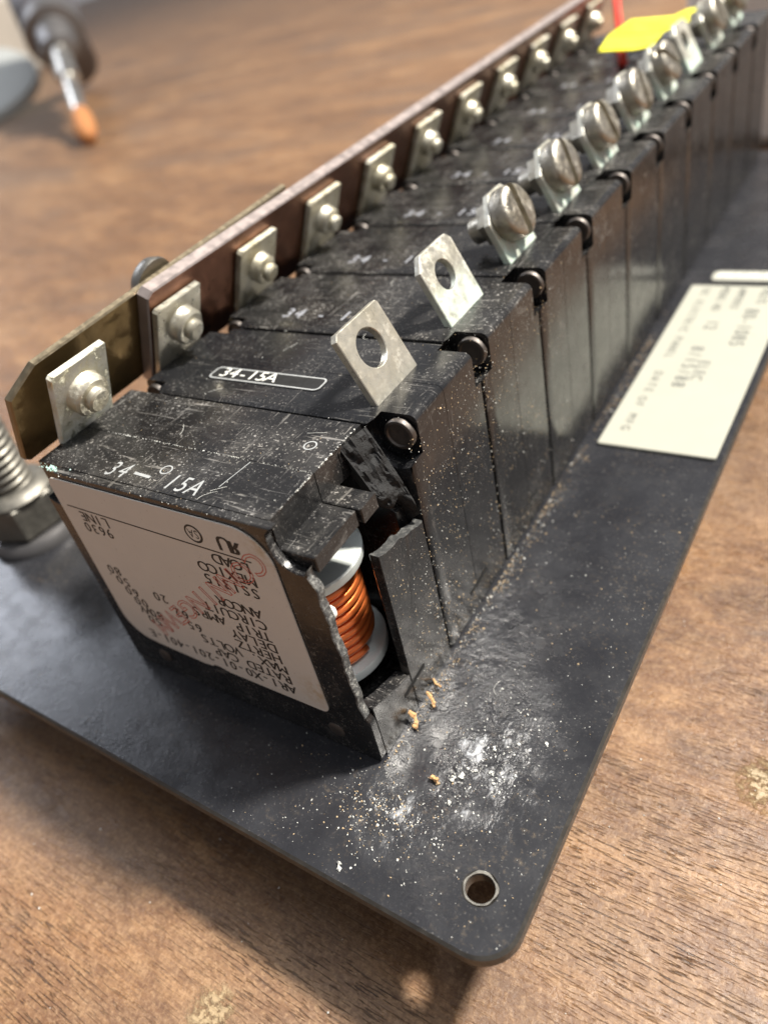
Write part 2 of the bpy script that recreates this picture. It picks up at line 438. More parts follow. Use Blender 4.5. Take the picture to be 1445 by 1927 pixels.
# ------------------------------------------------------------------ mounting panel
W, H, P = 45.0, 37.2, 19.05
xyz = lambda a, b, h: (a, b, h)
panel = empty('mounting_panel', (-22, 100, TZ), 'black painted metal mounting panel lying face down under the breaker row', 'panel')
def child(name, data, parent):
    o = link(name, data, parent); o.matrix_parent_inverse = Matrix.Translation(-Vector(parent.location)); return o
hole = circ(17.1, -8.4, 1.62, 28)
outer = rrect(-104, -15.2, 22.6, 217, (5, 4.6, 5, 5), 10)
pv = slab(outer, -2.0, 0.0, xyz, .35, [hole])
pmats = [1 if (len(f) == 4 and k < (4 * 11 + 28) * 3) else 0 for k, f in enumerate(pv[1])]
child('plate', me('plate', pv[0], pv[1], [M['plate'], M['plate_edge']], pmats, auto=40), panel)
rim = slab([(17.1 + (1.82 + .22 * noise.noise(Vector((math.cos(k * .131) * 1.5, math.sin(k * .131) * 1.5, 2)))) * math.cos(k * .1309), -8.4 + (1.82 + .22 * noise.noise(Vector((math.cos(k * .131) * 1.5, math.sin(k * .131) * 1.5, 2)))) * math.sin(k * .1309)) for k in range(48)],
           -.06, .03, xyz, 0, [circ(17.1, -8.4, 1.60, 48)])
child('hole_rim', me('hole_rim', *rim[:2], M['steel']), panel)
npl = slab(rrect(2.5, 70.2, 21.4, 131, .5, 3), .02, .55, xyz, .12)
nameplate = child('nameplate', me('nameplate', *npl[:2], M['nameplate']), panel)
rows = [('80-1085', 15.2, 120.0, 2.5, 2.2), ('8/15/88', 9.2, 104.0, 2.3, 2.2), ('ELEC', 11.8, 99.0, 1.9, 1.8), ('VOLTS', 16.4, 129.0, 1.7, 1.3),
        ('AMPERES', 12.2, 129.2, 1.5, 1.35), ('MODEL NO', 8.9, 129.4, 1.5, 1.3), ('12', 9.4, 114.5, 2.3, 2.0), ('SERIAL NO', 15.6, 130, .01, .01),
        ('DC ELECTRIC PANEL', 5.2, 128.5, 1.5, 1.75), ('DATE', 5.2, 94.0, 1.5, 2.0), ('OF MFG', 5.0, 85.0, 1.5, 1.9)]
for s, x, y, cap, pit in rows:
    if cap < .1: continue
    child('printed_line', me('printed_line', *text(s, (x, y, .60), (0, -1, 0), (1, 0, 0), cap, pit), M['name_ink']), nameplate)
    # bpy adjusts the parent offset of the nameplate itself
    bpy.data.objects[-1] if False else None
tp = slab(rrect(5.4, 133.6, 21.8, 138.2, 1.3, 4), .02, .5, xyz, .15)
tape = child('embossed_strip', me('embossed_strip', *tp[:2], M['tape']), panel)
child('embossed_letters', me('embossed_letters', *text('BREAKERS', (7.4, 134.9, .56), (1, 0, 0), (0, 1, 0), 2.2, 1.8), M['dust_w']), tape)

# ------------------------------------------------------------------ breaker case halves
NC = Vector((-2.2, H - 2.4)); NR = 3.4
def profile(notched):
    pts = []
    for k in range(5):
        a = math.radians(180 + 90 * k / 4); pts.append((-W + .8 + .8 * math.cos(a), .8 + .8 * math.sin(a)))
    for k in range(5):
        a = math.radians(270 + 90 * k / 4); pts.append((-.8 + .8 * math.cos(a), .8 + .8 * math.sin(a)))
    N = 13
    tr = []
    if notched:
        a0 = math.atan2(-math.sqrt(NR ** 2 - 2.2 ** 2), 2.2); a1 = math.atan2(2.4, -math.sqrt(NR ** 2 - 2.4 ** 2)) - 2 * math.pi
        for k in range(N):
            a = a0 + (a1 - a0) * k / (N - 1); tr.append((NC.x + NR * math.cos(a), NC.y + NR * math.sin(a)))
    else:
        for k in range(N):
            a = math.radians(90 * k / (N - 1)); tr.append((-1.0 + math.cos(a), H - 1.0 + math.sin(a)))
    tl = [(-W - x, z) for x, z in tr][::-1]
    return pts + tr + tl
FULL, NOT = profile(False), profile(True)
def loft(rings):
    V = []; F = []; n = len(rings[0][0])
    for lp, y in rings: V += [(a, y, b) for a, b in lp]
    for i in range(len(rings) - 1):
        for k in range(n):
            j = (k + 1) % n
            F.append((i * n + k, i * n + j, (i + 1) * n + j, (i + 1) * n + k))
    tri = tessellate_polygon([[Vector((a, b, 0)) for a, b in rings[0][0]]]); F += [tuple(t) for t in tri]
    b = (len(rings) - 1) * n
    tri = tessellate_polygon([[Vector((a, c, 0)) for a, c in rings[-1][0]]]); F += [tuple(i + b for i in t) for t in tri]
    return V, F
ins = offset_loop
def front_half(y0, y1, fb=.55):
    return loft([(ins(NOT, fb), y0), (ins(NOT, fb * .3), y0 + fb * .3), (NOT, y0 + fb), (NOT, y0 + 2.6), (FULL, y0 + 2.6), (FULL, y1 - .05), (ins(FULL, .06), y1)])
def back_half(y0, y1):
    return loft([(ins(FULL, .06), y0), (FULL, y0 + .05), (FULL, y1 - 1.7), (NOT, y1 - 1.7), (NOT, y1 - .3), (ins(NOT, .3), y1)])
ym = 9.45
front_me = me('front_case', *front_half(.3, ym - .015), M['plastic'], auto=35)
back_me = me('back_case', *back_half(ym + .015, P - .3), M['plastic'], auto=35)
front2_me = me('front_case_clean', *front_half(.3, ym - .015, 1.0), M['plastic_clean'], auto=35)
back2_me = me('back_case_clean', *back_half(ym + .015, P - .3), M['plastic_clean'], auto=35)
rivet_prof = [(2.0, 0), (2.0, .55), (1.9, .7), (1.6, .75), (1.45, .5), (.9, .45), (.5, .4)]
rv = lathe(rivet_prof, (NC.x, 2.65, NC.y), (0, -1, 0), 22); rivet_me = me('rivet', *rv, M['rivet'], auto=40)
rvl = lathe(rivet_prof, (-W - NC.x, 2.65, NC.y), (0, -1, 0), 22); rivetl_me = me('rivet_line_side', *rvl, M['rivet'], auto=40)
def toggle():
    a = slab(rrect(-28, 3, -17, 16, 1), -3.4, -2.02, xyz, .3)
    b = slab(rrect(-24.5, 5.5, -20.5, 13.5, 1), -16.95, -3.42, xyz, .6)
    return join(a[:2], b[:2])
toggle_me = me('toggle', *toggle(), M['side'])

# terminals: tab frames.  T = 24.5 degrees lean inwards
T = math.radians(24.5)
def frame(px, side):      # side=+1: load side (leans to -x, outward normal +x);  -1: line side (leans to +x)
    up = Vector((-side * math.sin(T), 0, math.cos(T))); nr = Vector((math.cos(T), 0, side * math.sin(T)))
    o = Vector((px, 0, H))
    return lambda a, b, h: tuple(o + Vector((0, a, 0)) + up * b + nr * h), up, nr, o
fl, upl, nl, ol = frame(-44.4, -1)
fr, upr, nr_, orr = frame(-5.5, 1)
def tab(fn, y0, y1, hgt, th, hole, rr, cl=.35, jag=0):
    out = [(y0, -1.2), (y1, -1.2), (y1, hgt - cl), (y1 - cl, hgt), (y0 + cl * 2, hgt), (y0, hgt - cl * 2)]
    hs = [circ(hole[0], hole[1], rr, 28)] if rr else []
    return slab(out, -th, 0, fn, .10, hs)[:2]
load_tab = {
    'plain': me('load_terminal', *tab(fr, 3.75, 13.4, 9.6, 1.05, (8.2, 5.6), 2.45), M['tin_bright'], auto=30),
    'worn': me('load_terminal_worn', *tab(fr, 3.9, 13.6, 9.9, 1.05, (8.5, 5.7), 2.1, .9), M['tin_green'], auto=30),
    'screwed': me('load_terminal_screwed', *tab(fr, 3.9, 13.4, 9.8, 1.05, (8.6, 5.7), 2.0, 1.7), M['tin_green'], auto=30)}
line_tab = {
    'crusted': me('line_terminal_crusted', *tab(fl, 5.4, 14.8, 11.4, 1.0, (10, 6), 1.5, .2), M['tin_dirty'], auto=30),
    'bright': me('line_terminal_bright', *tab(fl, 5.6, 15.0, 10.2, 1.0, (10, 6), 1.5, .2), M['tin_bright'], auto=30),
    'dull': me('line_terminal_dull', *tab(fl, 5.6, 15.0, 10.2, 1.0, (10, 6), 1.5, .2), M['tin'], auto=30)}
def line_bolt(y, h, boss, stud):
    o = fl(y, h, 0)
    return join(lathe([(boss + .15, 0), (boss, .25), (boss, 1.5), (boss - .35, 1.9), (stud + .25, 1.95)], o, nl, 26),
                lathe([(stud, 1.0), (stud, 2.7), (stud - .3, 3.0), (stud - .6, 3.0)], o, nl, 22))
bolt_me = {'big': me('terminal_bolt_big', *line_bolt(10.1, 6.2, 2.9, 1.75), M['tin'], auto=40),
           'small': me('terminal_bolt_small', *line_bolt(10.6, 5.6, 2.7, 1.55), M['tin_bright'], auto=40),
           'dull': me('terminal_bolt_dull', *line_bolt(10.3, 5.6, 2.3, 1.4), M['tin'], auto=40)}
def slot_screw(ang):
    o = Vector(fr(8.6, 5.7, 0)); ca, sa = math.cos(ang), math.sin(ang)
    def f(a, b, h):
        a, b = a * ca - b * sa, a * sa + b * ca
        return tuple(o + Vector((0, a, 0)) + upr * b + nr_ * h)
    R_ = 4.0; g = .70; parts = []
    parts.append(slab(circ(0, 0, R_, 40), .0, 1.25, f, .2)[:2])
    for s in (1, -1):
        a0 = math.asin(g / R_)
        lp = [(R_ * math.cos(t), s * R_ * math.sin(t)) for t in [a0 + (math.pi - 2 * a0) * k / 24 for k in range(25)]]
        if s < 0: lp = lp[::-1]
        # domed half head: three shrinking layers
        V = []; F = []; lev = [(0, 1.1), (0, 2.15), (.18, 2.5), (.5, 2.72), (1.2, 2.85)]
        for d, h in lev:
            q = [((a * (R_ - d) / R_), b * (R_ - d) / R_ if abs(b) * (R_ - d) / R_ > g else s * g) for a, b in lp]
            V += [f(a, b, h) for a, b in q]
        n = len(lp)
        for i in range(len(lev) - 1):
            for k in range(n):
                j = (k + 1) % n; F.append((i * n + k, i * n + j, (i + 1) * n + j, (i + 1) * n + k))
        F.append(tuple(range(n))); F.append(tuple(range((len(lev) - 1) * n, len(lev) * n)))
        parts.append((V, F))
    parts.append(lathe([(1.95, -5.5), (1.95, 0)], o, nr_, 18))
    parts.append(lathe([(3.0, -3.2), (3.3, -3.0), (3.3, -1.2), (3.0, -1.1)], o, nr_, 6))
    return me('terminal_screw', *join(*parts), M['screw'], auto=32)

ordinal = ['first', 'second', 'third', 'fourth', 'fifth', 'sixth', 'seventh', 'eighth', 'ninth', 'tenth', 'eleventh']
LAB = ['black circuit breaker nearest the camera, its side broken open over a copper coil',
       'black circuit breaker with framed white 34-15A tag on top and clean bare terminal tab',
       'third breaker of the row, bare greenish load tab with an empty screw hole',
       'fourth breaker of the row, carrying the slotted terminal screw nearest the camera',
       'fifth breaker of the row, slotted screw just behind the nearest one',
       'sixth breaker of the row, slotted screw third from the camera',
       'seventh breaker of the row, slotted screw fourth from the camera',
       'eighth breaker of the row, slotted screw just before the far bare tab',
       'ninth breaker of the row, bare tab with green corrosion near the yellow tag',
       'tenth breaker of the row, slotted screw beyond the far bare tab',
       'eleventh and farthest breaker of the row, beside the red wire']
GR = 'circuit breakers in a row on the panel'
brk = []
for i in range(11):
    e = empty('circuit_breaker', (0, i * P, 0), LAB[i], 'breaker', GR); brk.append(e)
emb = text('34 - 15A', (-33.8, 4.0, H + .015), (1, 0, 0), (0, 1, 0), 2.6, 2.1, wide=.9)
emb_me = me('printed_rating', *emb, M['grey_emb'])
angs = {3: 1.45, 4: 1.35, 5: 1.6, 6: 1.3, 7: 2.4, 9: 1.5, 10: 1.1}
slot_shade_me = me('slot_shade', *slab([(7.4, 4.0), (12.7, 4.4), (12.7, 5.1), (7.4, 4.7)], -.5, .03, lambda a, b, h: (h, a, b))[:2], M['dark'])  # solid black strip paints the shade of an opening that is not cut
for i in range(1, 11):
    b = brk[i]
    link('slot_shade', slot_shade_me, b)
    link('front_case', front2_me if i == 1 else front_me, b); link('back_case', back2_me if i == 1 else back_me, b)
    link('rivet', rivet_me, b); link('rivet', rivetl_me, b); link('toggle', toggle_me, b)
    lt = link('line_terminal', line_tab['bright' if i == 1 else 'dull'], b)
    link('terminal_bolt', bolt_me['small' if i == 1 else 'dull'], lt)
    kind = 'plain' if i == 1 else 'worn' if i in (2, 8) else 'screwed'
    rt = link('load_terminal', load_tab[kind], b)
    if i in angs: link('terminal_screw', slot_screw(angs[i]), rt)
    if i != 1: link('printed_rating', emb_me, b)
# framed tag on the second breaker
tg = slab(rrect(-34.5, 5.0, -15.2, 8.1, .9, 5), H + .005, H + .09, xyz)
tag_o = link('rating_tag', me('rating_tag', *tg[:2], M['dark']), brk[1])
fo = rrect(-34.4, 5.1, -15.3, 8.0, .85, 5); fi = rrect(-34.15, 5.35, -15.55, 7.75, .65, 5)
link('tag_frame', me('tag_frame', *slab(fo, H + .095, H + .12, xyz, 0, [fi])[:2], M['white_ink']), tag_o)
link('tag_lettering', me('tag_lettering', *text('34-15A', (-32.2, 5.75, H + .125), (1, 0, 0), (0, 1, 0), 2.1, 1.66, wide=1.08), M['dust_w']), tag_o)

# ------------------------------------------------------------------ the broken breaker
b1 = brk[0]
def jag(a, b, n, amp, rnd):
    """2-D broken line from a to b."""
    out = []
    for k in range(n + 1):
        t = k / n; j = 0 if k in (0, n) else amp
        d = Vector((b[1] - a[1], a[0] - b[0])).normalized() if True else None
        q_ = Vector((a[0] + (b[0] - a[0]) * t, a[1] + (b[1] - a[1]) * t, 3.7))
        o = (rnd.uniform(-j, j) * .10 + noise.noise(q_ * .55) * amp * 1.7 + noise.noise(q_ * 1.5) * amp * .6) if j else 0
        out.append((a[0] + (b[0] - a[0]) * t + d.x * o, a[1] + (b[1] - a[1]) * t + d.y * o))
    return out
rnd = random.Random(3)
# front wall: outline in (x,z), right edge fractured
fw = [p for p in NOT[:10]]
fw = fw[:9] + [(0.0, .8)]
edge = [(0.0, 7.6), (-.5, 8.6), (-.9, 10.4), (-.75, 13.2), (-1.15, 16.8), (-.8, 19.5), (-1.25, 22.0), (-1.0, 25.0), (-1.35, 27.6), (-1.1, 29.4), (-1.9, 31.4), (-1.7, 32.4)]
prev = (0.0, .8)
fr_pts = []
for q in edge:
    L = max(1, int(math.hypot(q[0] - prev[0], q[1] - prev[1]) / .5))
    seg = jag(prev, q, L, .10 if prev[1] > 8 else 0.0, rnd); fr_pts += seg[1:]; prev = q
# remaining arc of the screw pocket, then the top
arc = []
for k in range(9):
    a = math.radians(-80 - k * 145 / 8); arc.append((NC.x - .6 + NR * math.cos(a) * .95, NC.y + NR * math.sin(a) * .95))
arc = [p for p in arc if p[1] < H - .2]
fw_out = fw + fr_pts + arc + [(-4.8, H)] + NOT[-13:]
fwv = slab(fw_out, .12, 1.35, lambda a, b, h: (a + (noise.noise(Vector((a * .8, b * .8, h * 1.5))) * .14 if a > -1.6 and b > 8.5 and b < 33 else 0), h, b), .12)
FV, FF, FMt = fwv
fmat = []
for f in FF:
    c = sum((Vector(FV[i]) for i in f), Vector()) / len(f)
    fmat.append(1 if (len(f) == 4 and c.x > -1.9 and 8.4 < c.z < 33.2 and .13 < c.y) else 0)
parts_v, parts_f, parts_m = list(FV), list(FF), list(fmat)
def add(vf, mt=0):
    b = len(parts_v); parts_v.extend(vf[0]); parts_f.extend([tuple(i + b for i in f) for f in vf[1]]); parts_m.extend([mt] * len(vf[1]))
def box(x0, x1, y0, y1, z0, z1, bv=.12): return slab([(x0, z0), (x1, z0), (x1, z1), (x0, z1)], y0, y1, lambda a, b, h: (a, h, b), bv)[:2]
def chipped(x0, x1, y0, y1, z0, z1, amp, side='x1', seg=.4):
    """box whose +x side is fractured: fine grid with jitter."""
    n = max(2, int((y1 - y0) / seg)); k = max(2, int((z1 - z0) / seg))
    V = []; F = []
    for i in range(n + 1):
        for j in range(k + 1):
            y = y0 + (y1 - y0) * i / n; z = z0 + (z1 - z0) * j / k
            d = noise.noise(Vector((y * 1.3, z * 1.7, 4.2))) * amp + rnd.uniform(-amp, amp) * .4
            V.append((x1 + d, y, z))
    for i in range(n):
        for j in range(k):
            F.append((i * (k + 1) + j, (i + 1) * (k + 1) + j, (i + 1) * (k + 1) + j + 1, i * (k + 1) + j + 1))
    def bi(i, j): return i * (k + 1) + j
    b = len(V); V += [(x0, y0, z0), (x0, y1, z0), (x0, y1, z1), (x0, y0, z1)]
    F.append((b, b + 1, b + 2, b + 3))
    F.append(tuple([b + 3, b + 2] + [bi(i, k) for i in range(n, -1, -1)])); F.append(tuple([b + 1, b] + [bi(i, 0) for i in range(n + 1)]))
    F.append(tuple([b, b + 3] + [bi(0, j) for j in range(k, -1, -1)])); F.append(tuple([b + 2, b + 1] + [bi(n, j) for j in range(k + 1)]))
    return V, F
add(chipped(-W, -5.75, 1.37, ym - .05, 33.0, H, .05))                    # top wall, snapped off at x=-5.8
add(box(-8.0, -1.25, 1.37, ym - .12, 31.2, 33.25))                       # ledge below it
add(box(-W, -43.0, 1.37, ym - .05, 0, 32.98)); add(box(-42.98, -.05, 1.37, ym - .05, .02, 1.9))
lowwall = [(1.37, 0.05), (ym - .05, 0.05)] + jag((ym - .05, 6.2), (1.37, 9.3), 16, .15, rnd)
add(slab(lowwall, -2.0, -.02, lambda a, b, h: (h, a, b), .08)[:2])
link('front_case', me('front_case_broken', parts_v, parts_f, [M['plastic'], M['broken']], parts_m, auto=30), b1)['label'] = 'broken front half of the case'

parts_v, parts_f, parts_m = [], [], []
y0, y1 = ym + .05, P - .12
add(chipped(-W, -5.7, y0, 14.0, 33.0, H, .05)); add(chipped(-W, -5.6, 14.02, y1, 33.0, H, .12))
add(box(-8.0, -.75, y0 + .1, 12.7, 31.2, 33.2))
add(box(-W, -43.0, y0, y1, 0, 32.98)); add(box(-42.98, -2.02, y0, y1 - 2.02, .02, 1.9))
# inner back wall with a ragged upper right corner
bw = [(-42.98, 1.92), (-2.02, 1.92), (-2.02, 26.5)] + jag((-2.02, 26.5), (-6.2, 32.0), 14, .25, rnd)[1:] + [(-6.2, 32.95), (-42.98, 32.95)]
add(slab(bw, y1 - 2.0, y1, lambda a, b, h: (a, h, b), .08)[:2])
# right wall: lower part of the half, solid under the black strip
top = jag((y1, 24.2), (y0, 26.6), 26, .2, rnd)
rw = [(y0, 0.05), (y1, 0.05)] + top
sl = [(10.0, 4.1), (12.8, 4.5), (12.8, 5.2), (10.0, 4.8)]
rwv = slab(rw, -1.3, -.02, lambda a, b, h: (h + noise.noise(Vector((a * 2, b * 2, h))) * .1 * (b > 24), a, b), .08)
add(rwv[:2])
for k in range(len(rwv[1])):
    f = rwv[1][k]; c = sum((Vector(rwv[0][i]) for i in f), Vector()) / len(f)
    if len(f) == 4 and c.z > 23.4: parts_m[len(parts_m) - len(rwv[1]) + k] = 3
# torn web between top and side wall
n = 26; V = []; F = []
q00, q10, q01, q11 = Vector((-5.7, 14.4, 37.0)), Vector((-4.9, 18.85, 37.1)), Vector((-3.0, 15.2, 29.4)), Vector((-.25, 18.7, 26.2))
mid = Vector((-.9, .2, .9))
for i in range(n + 1):
    for j in range(n + 1):
        u, v = i / n, j / n
        p = q00.lerp(q10, u).lerp(q01.lerp(q11, u), v + .10 * math.sin(u * 7.0) * v) - mid * math.sin(math.pi * v) * 1.5
        d = noise.noise(p * .45) * 1.1 + noise.noise(p * 1.3) * .45 + noise.noise(p * 4.1) * .14 + rnd.uniform(-.06, .06)
        if i in (0, n) : d *= .6
        p = p + Vector((.6, -.6, .5)) * d
        V.append(tuple(p))
for i in range(n):
    for j in range(n): F.append((i * (n + 1) + j, (i + 1) * (n + 1) + j, (i + 1) * (n + 1) + j + 1, i * (n + 1) + j + 1))
ring = [i * (n + 1) for i in range(n + 1)] + [n * (n + 1) + j for j in range(1, n + 1)] + [i * (n + 1) + n for i in range(n - 1, -1, -1)] + [j for j in range(n - 1, 0, -1)]
bb = len(V)
for r in ring: V.append((V[r][0] - 2.6, min(y1 - .05, V[r][1] + 1.8), V[r][2] - 2.2))
for k in range(len(ring)):
    j = (k + 1) % len(ring); F.append((ring[k], ring[j], bb + j, bb + k))
F.append(tuple(range(bb, bb + len(ring))))
add((V, F), 2)
link('back_case', me('back_case_broken', parts_v, parts_f, [M['plastic'], M['broken'], M['broken_dark'], M['broken_mid']], parts_m, auto=30), b1)['label'] = 'torn back half of the case'
link('toggle', toggle_me, b1); link('slot_shade', slot_shade_me, b1)
link('rivet', rivetl_me, b1)
for x, z in ((-37.1, 3.6), (-6.0, 3.4)):
    link('rivet', me('case_rivet', *lathe([(1.25, -.3), (1.25, .1), (1.0, .22), (.5, .25)], (x, .12, z), (0, -1, 0), 18), M['rivet'], auto=40), b1)
lt = link('line_terminal', line_tab['crusted'], b1); lt['label'] = 'white crusted terminal tab'
link('terminal_bolt', bolt_me['big'], lt)
# print, scribed lines and moulding marks on its top
link('printed_rating', me('printed_rating_near', *join(
    text('34', (-32.0, 2.0, H + .015), (1, .03, 0), (0, 1, 0), 2.6, 1.9, wide=.78, slant=.12),
    text('15A', (-21.9, 2.1, H + .015), (1, .0, 0), (0, 1, 0), 2.6, 1.9, wide=.78, slant=.12),
    slab([(-28.2, 3.1), (-25.4, 3.0), (-25.4, 3.45), (-28.2, 3.55)], H + .01, H + .03, xyz)[:2]), M['white_ink']), b1)
for x, y in ((-24.3, 5.0), (-9.2, 13.8)):
    link('moulding_mark', me('moulding_mark', *slab(circ(x, y, .85, 18), H + .004, H + .03, xyz, 0, [circ(x, y, .66, 18)])[:2], M['white_ink']), b1)
def strip(p, q, wd, z):
    p, q = Vector(p), Vector(q); d = (q - p).normalized(); nn = Vector((-d.y, d.x)) * wd / 2
    return slab([tuple(p - nn), tuple(q - nn), tuple(q + nn), tuple(p + nn)], z, z + .02, xyz)[:2]
link('scribed_line', me('scribed_line', *join(strip((-15.2, 4.3), (-14.5, 9.2), .10, H + .005)), M['white_ink']), b1)

# paper label
lab = rrect(-42.3, 6.9, -5.9, 36.3, (4.6, 1.2, 4.8, 1.4), 8)
lo = []
for a, b in lab: lo.append((a, b))
# torn nick in the lower edge
lo2 = []
for k, (a, b) in enumerate(lo):
    lo2.append((a, b))
    if k == 8: lo2 += [(-36.0, 6.75), (-27.5, 6.5), (-25.9, 6.7), (-25.4, 7.1), (-24.6, 7.25), (-22.5, 6.8), (-15, 6.85)]
lbl = link('label', me('label', *slab(lo2, -.06, .10, lambda a, b, h: (a, -h, b))[:2], M['label']), b1)
lbl['label'] = 'beige paper label printed upside down'
def ln(s, x, z, cap=1.6, pitch=1.47, mat='ink', name='printed_line', **k):
    t0 = text(s, (x, -.115, z + cap / 2), (-1, 0, 0), (0, 0, -1), cap, pitch, wide=1.02)
    t1 = ([(a + .10, b - .004, c + .03) for a, b, c in t0[0]], t0[1])
    link(name, me('printed_line', *join(t0, t1), M[mat]), lbl)
ln('LINE', -34.0, 30.6); ln('9630', -34.3, 28.7)
ln('LOAD', -10.5, 30.3); ln('MEXICO', -10.6, 28.2); ln('SS1315', -10.7, 26.2)
ln('ANCOR', -11.9, 22.5); ln('CIRCUIT', -11.9, 20.5); ln('TRIP AMPS   20', -11.9, 18.5)
ln('DELAY     62', -11.8, 16.6); ln('HERTZ    65', -11.7, 14.7); ln('MAX. VOLTS', -11.5, 12.8); ln('RATED CAP', -11.4, 10.9)
ln('AR1-X0-01-201-401-E', -11.3, 8.9, pitch=1.42)
ln('80', -37.4, 21.0); ln('50.', -36.6, 19.2); ln('60', -35.8, 17.4); ln('00', -34.9, 15.7); ln('80W', -32.6, 14.1); ln('50', -33.8, 12.4)
link('printed_rule', me('printed_rule', *slab([(-40.8, 32.05), (-40.8, 31.85), (-9.2, 31.4), (-9.2, 31.6)][::-1], .102, .118, lambda a, b, h: (a, -h, b))[:2], M['ink']), lbl)
cs = slab(circ(-17.0, 33.5, 1.35, 28), .105, .118, lambda a, b, h: (a, -h, b), 0, [circ(-17.05, 33.5, 1.08, 28)])[:2]
link('printed_mark', me('printed_mark_round', *join(cs, text('SA', (-16.55, -.115, 34.1), (-1, 0, 0), (0, 0, -1), 1.25, .85, wide=.75)), M['ink']), lbl)
rr_ = text('R', (0, 0, 0), (1, 0, 0), (0, 0, -1), 1.9, 1.4); rr_ = ([(x - 10.9, -.115, z + 34.0) for x, y, z in rr_[0]], rr_[1])
rr2 = ([(x + .16, y - .006, z) for x, y, z in rr_[0]], rr_[1]); rr3 = ([(x - .16, y - .012, z) for x, y, z in rr_[0]], rr_[1])
uu = text('U', (-12.6, -.115, 34.3), (-1, 0, 0), (0, 0, -1), 2.2, 1.4); uu2 = ([(x + .18, y - .006, z) for x, y, z in uu[0]], uu[1])
link('printed_mark', me('printed_mark_bold', *join(rr_, rr2, rr3, uu, uu2), M['ink']), lbl)
sd = Vector((-27.6, 0, -22.0)).normalized(); su = Vector((sd.z, 0, -sd.x))
st = text('CONNINGEWM', (-9.6, -.13, 32.6), sd, (su if su.z < 0 else -su), 3.0, 3.5, outline=.016, wide=1.05)
link('red_stamp', me('red_stamp', *([(x, -.122 - (abs(y + .13)) * .02, z) for x, y, z in st[0]], st[1]), M['red_ink']), lbl)

# solenoid inside
bx, by = -11.6, 9.1
bob = join(lathe([(2.0, 22.9), (7.6, 22.9), (7.7, 23.1), (7.7, 24.1), (7.5, 24.3), (2.0, 24.3)], (bx, by, 0), (0, 0, 1), 48),
           lathe([(2.0, 7.2), (7.5, 7.2), (7.7, 7.4), (7.7, 8.5), (7.6, 8.7), (2.0, 8.7)], (bx, by, 0), (0, 0, 1), 48),
           lathe([(4.9, 8.0), (4.9, 23.0)], (bx, by, 0), (0, 0, 1), 24))
bobbin = link('coil_bobbin', me('coil_bobbin', *bob, M['bobbin'], auto=35), b1)
turns = 8.8; zz0, zz1 = 9.6, 22.0
hel = [(bx + 5.9 * math.cos(-2 * math.pi * turns * k / 420), by + 5.9 * math.sin(-2 * math.pi * turns * k / 420), zz0 + (zz1 - zz0) * k / 420) for k in range(421)]
link('copper_winding', me('copper_winding', *tube(hel, .66, 9), M['wire'], smooth=True), bobbin)
link('lead_sleeve', me('lead_sleeve', *tube([(-5.4, 2.4, 22.2), (-4.6, 3.2, 21.9), (-4.0, 4.0, 21.7), (-3.8, 4.3, 21.65)], [.75, .85, .85, .5], 12), M['dust_w'], smooth=True), bobbin)

# ------------------------------------------------------------------ bus bars
def bar(y0, y1, h0, h1, n1, n0, ch, mats, chl=0.0, rise=0.0):
    out = [(y0 + chl, h0), (y1, h0), (y1, h1 + rise), (y0 + ch[0], h1), (y0, h1 - ch[1])] + ([(y0, h0 + chl)] if chl else [(y0, h0)])
    v = slab(out, n0, n1, fl, .22); fm = []
    for f in v[1]:
        c = sum((Vector(v[0][i]) for i in f), Vector()) / len(f)
        hh = (c - ol).dot(upl); ns = (c - ol).dot(nl)
        fm.append(1 if hh > h1 + rise * (c.y - y0) / (y1 - y0) - .35 or (c.y < y0 + ch[0] + .2 and n0 + .02 < ns < n1 - .02) else 0)
    return me('bus_bar', v[0], v[1], mats, fm, auto=20)
bb_ = link('brass_bus_bar', bar(1.4, 60, -3.0, 11.5, -3.35, -4.5, (4.6, 3.0), [M['brass'], M['brass_edge']], .9, 1.7))
tag(bb_, 'short tarnished brass bus bar with clipped corner along the near end of the terminals', 'bus bar')
cb = link('copper_bus_bar', bar(24.2, 212, -3.0, 12.9, -1.1, -3.2, (1.0, .8), [M['copper'], M['copper_edge']]))
tag(cb, 'long reddish copper bus bar running behind the line terminals to the far end', 'bus bar')
# screw head behind the brass bar
sp = lathe([(3.6, 0), (3.6, .6), (3.0, 1.8), (1.8, 2.5), (.6, 2.7)], fl(29.5, 10.4, -4.55), -nl, 24)
tag(link('bar_screw', me('bar_screw', *sp, M['steel'], auto=50)), 'domed screw head showing behind the brass bus bar', 'screw')

# ------------------------------------------------------------------ stud with hex nut at the left
sx, sy = -92.0, 16.0
stud = empty('terminal_stud', (sx, sy, 0), 'vertical threaded stud with hex nut standing on the panel at the left edge', 'stud')
V = []; F = []
ns, seg = 36, 24; pit = 1.6; Rm, Rn = 4.9, 4.15; zt = 25
nst = int(zt / pit * 8)
for i in range(nst + 1):
    z = 1 + zt * i / nst
    for k in range(ns):
        a = 2 * math.pi * k / ns; ph = (z / pit - k / ns) % 1.0
        r = Rn + (Rm - Rn) * (1 - abs(2 * ph - 1)); V.append((r * math.cos(a), r * math.sin(a), z))
for i in range(nst):
    for k in range(ns):
        j = (k + 1) % ns; F.append((i * ns + k, i * ns + j, (i + 1) * ns + j, (i + 1) * ns + k))
F.append(tuple(range(nst * ns, (nst + 1) * ns)))
link('threaded_rod', me('threaded_rod', V, F, M['stud'], smooth=True), stud)
hx = slab(circ(0, 0, 8.2, 6, .35), 3.0, 10.5, xyz, .5)[:2]
link('nut', me('hex_nut', *hx, M['stud']), stud)
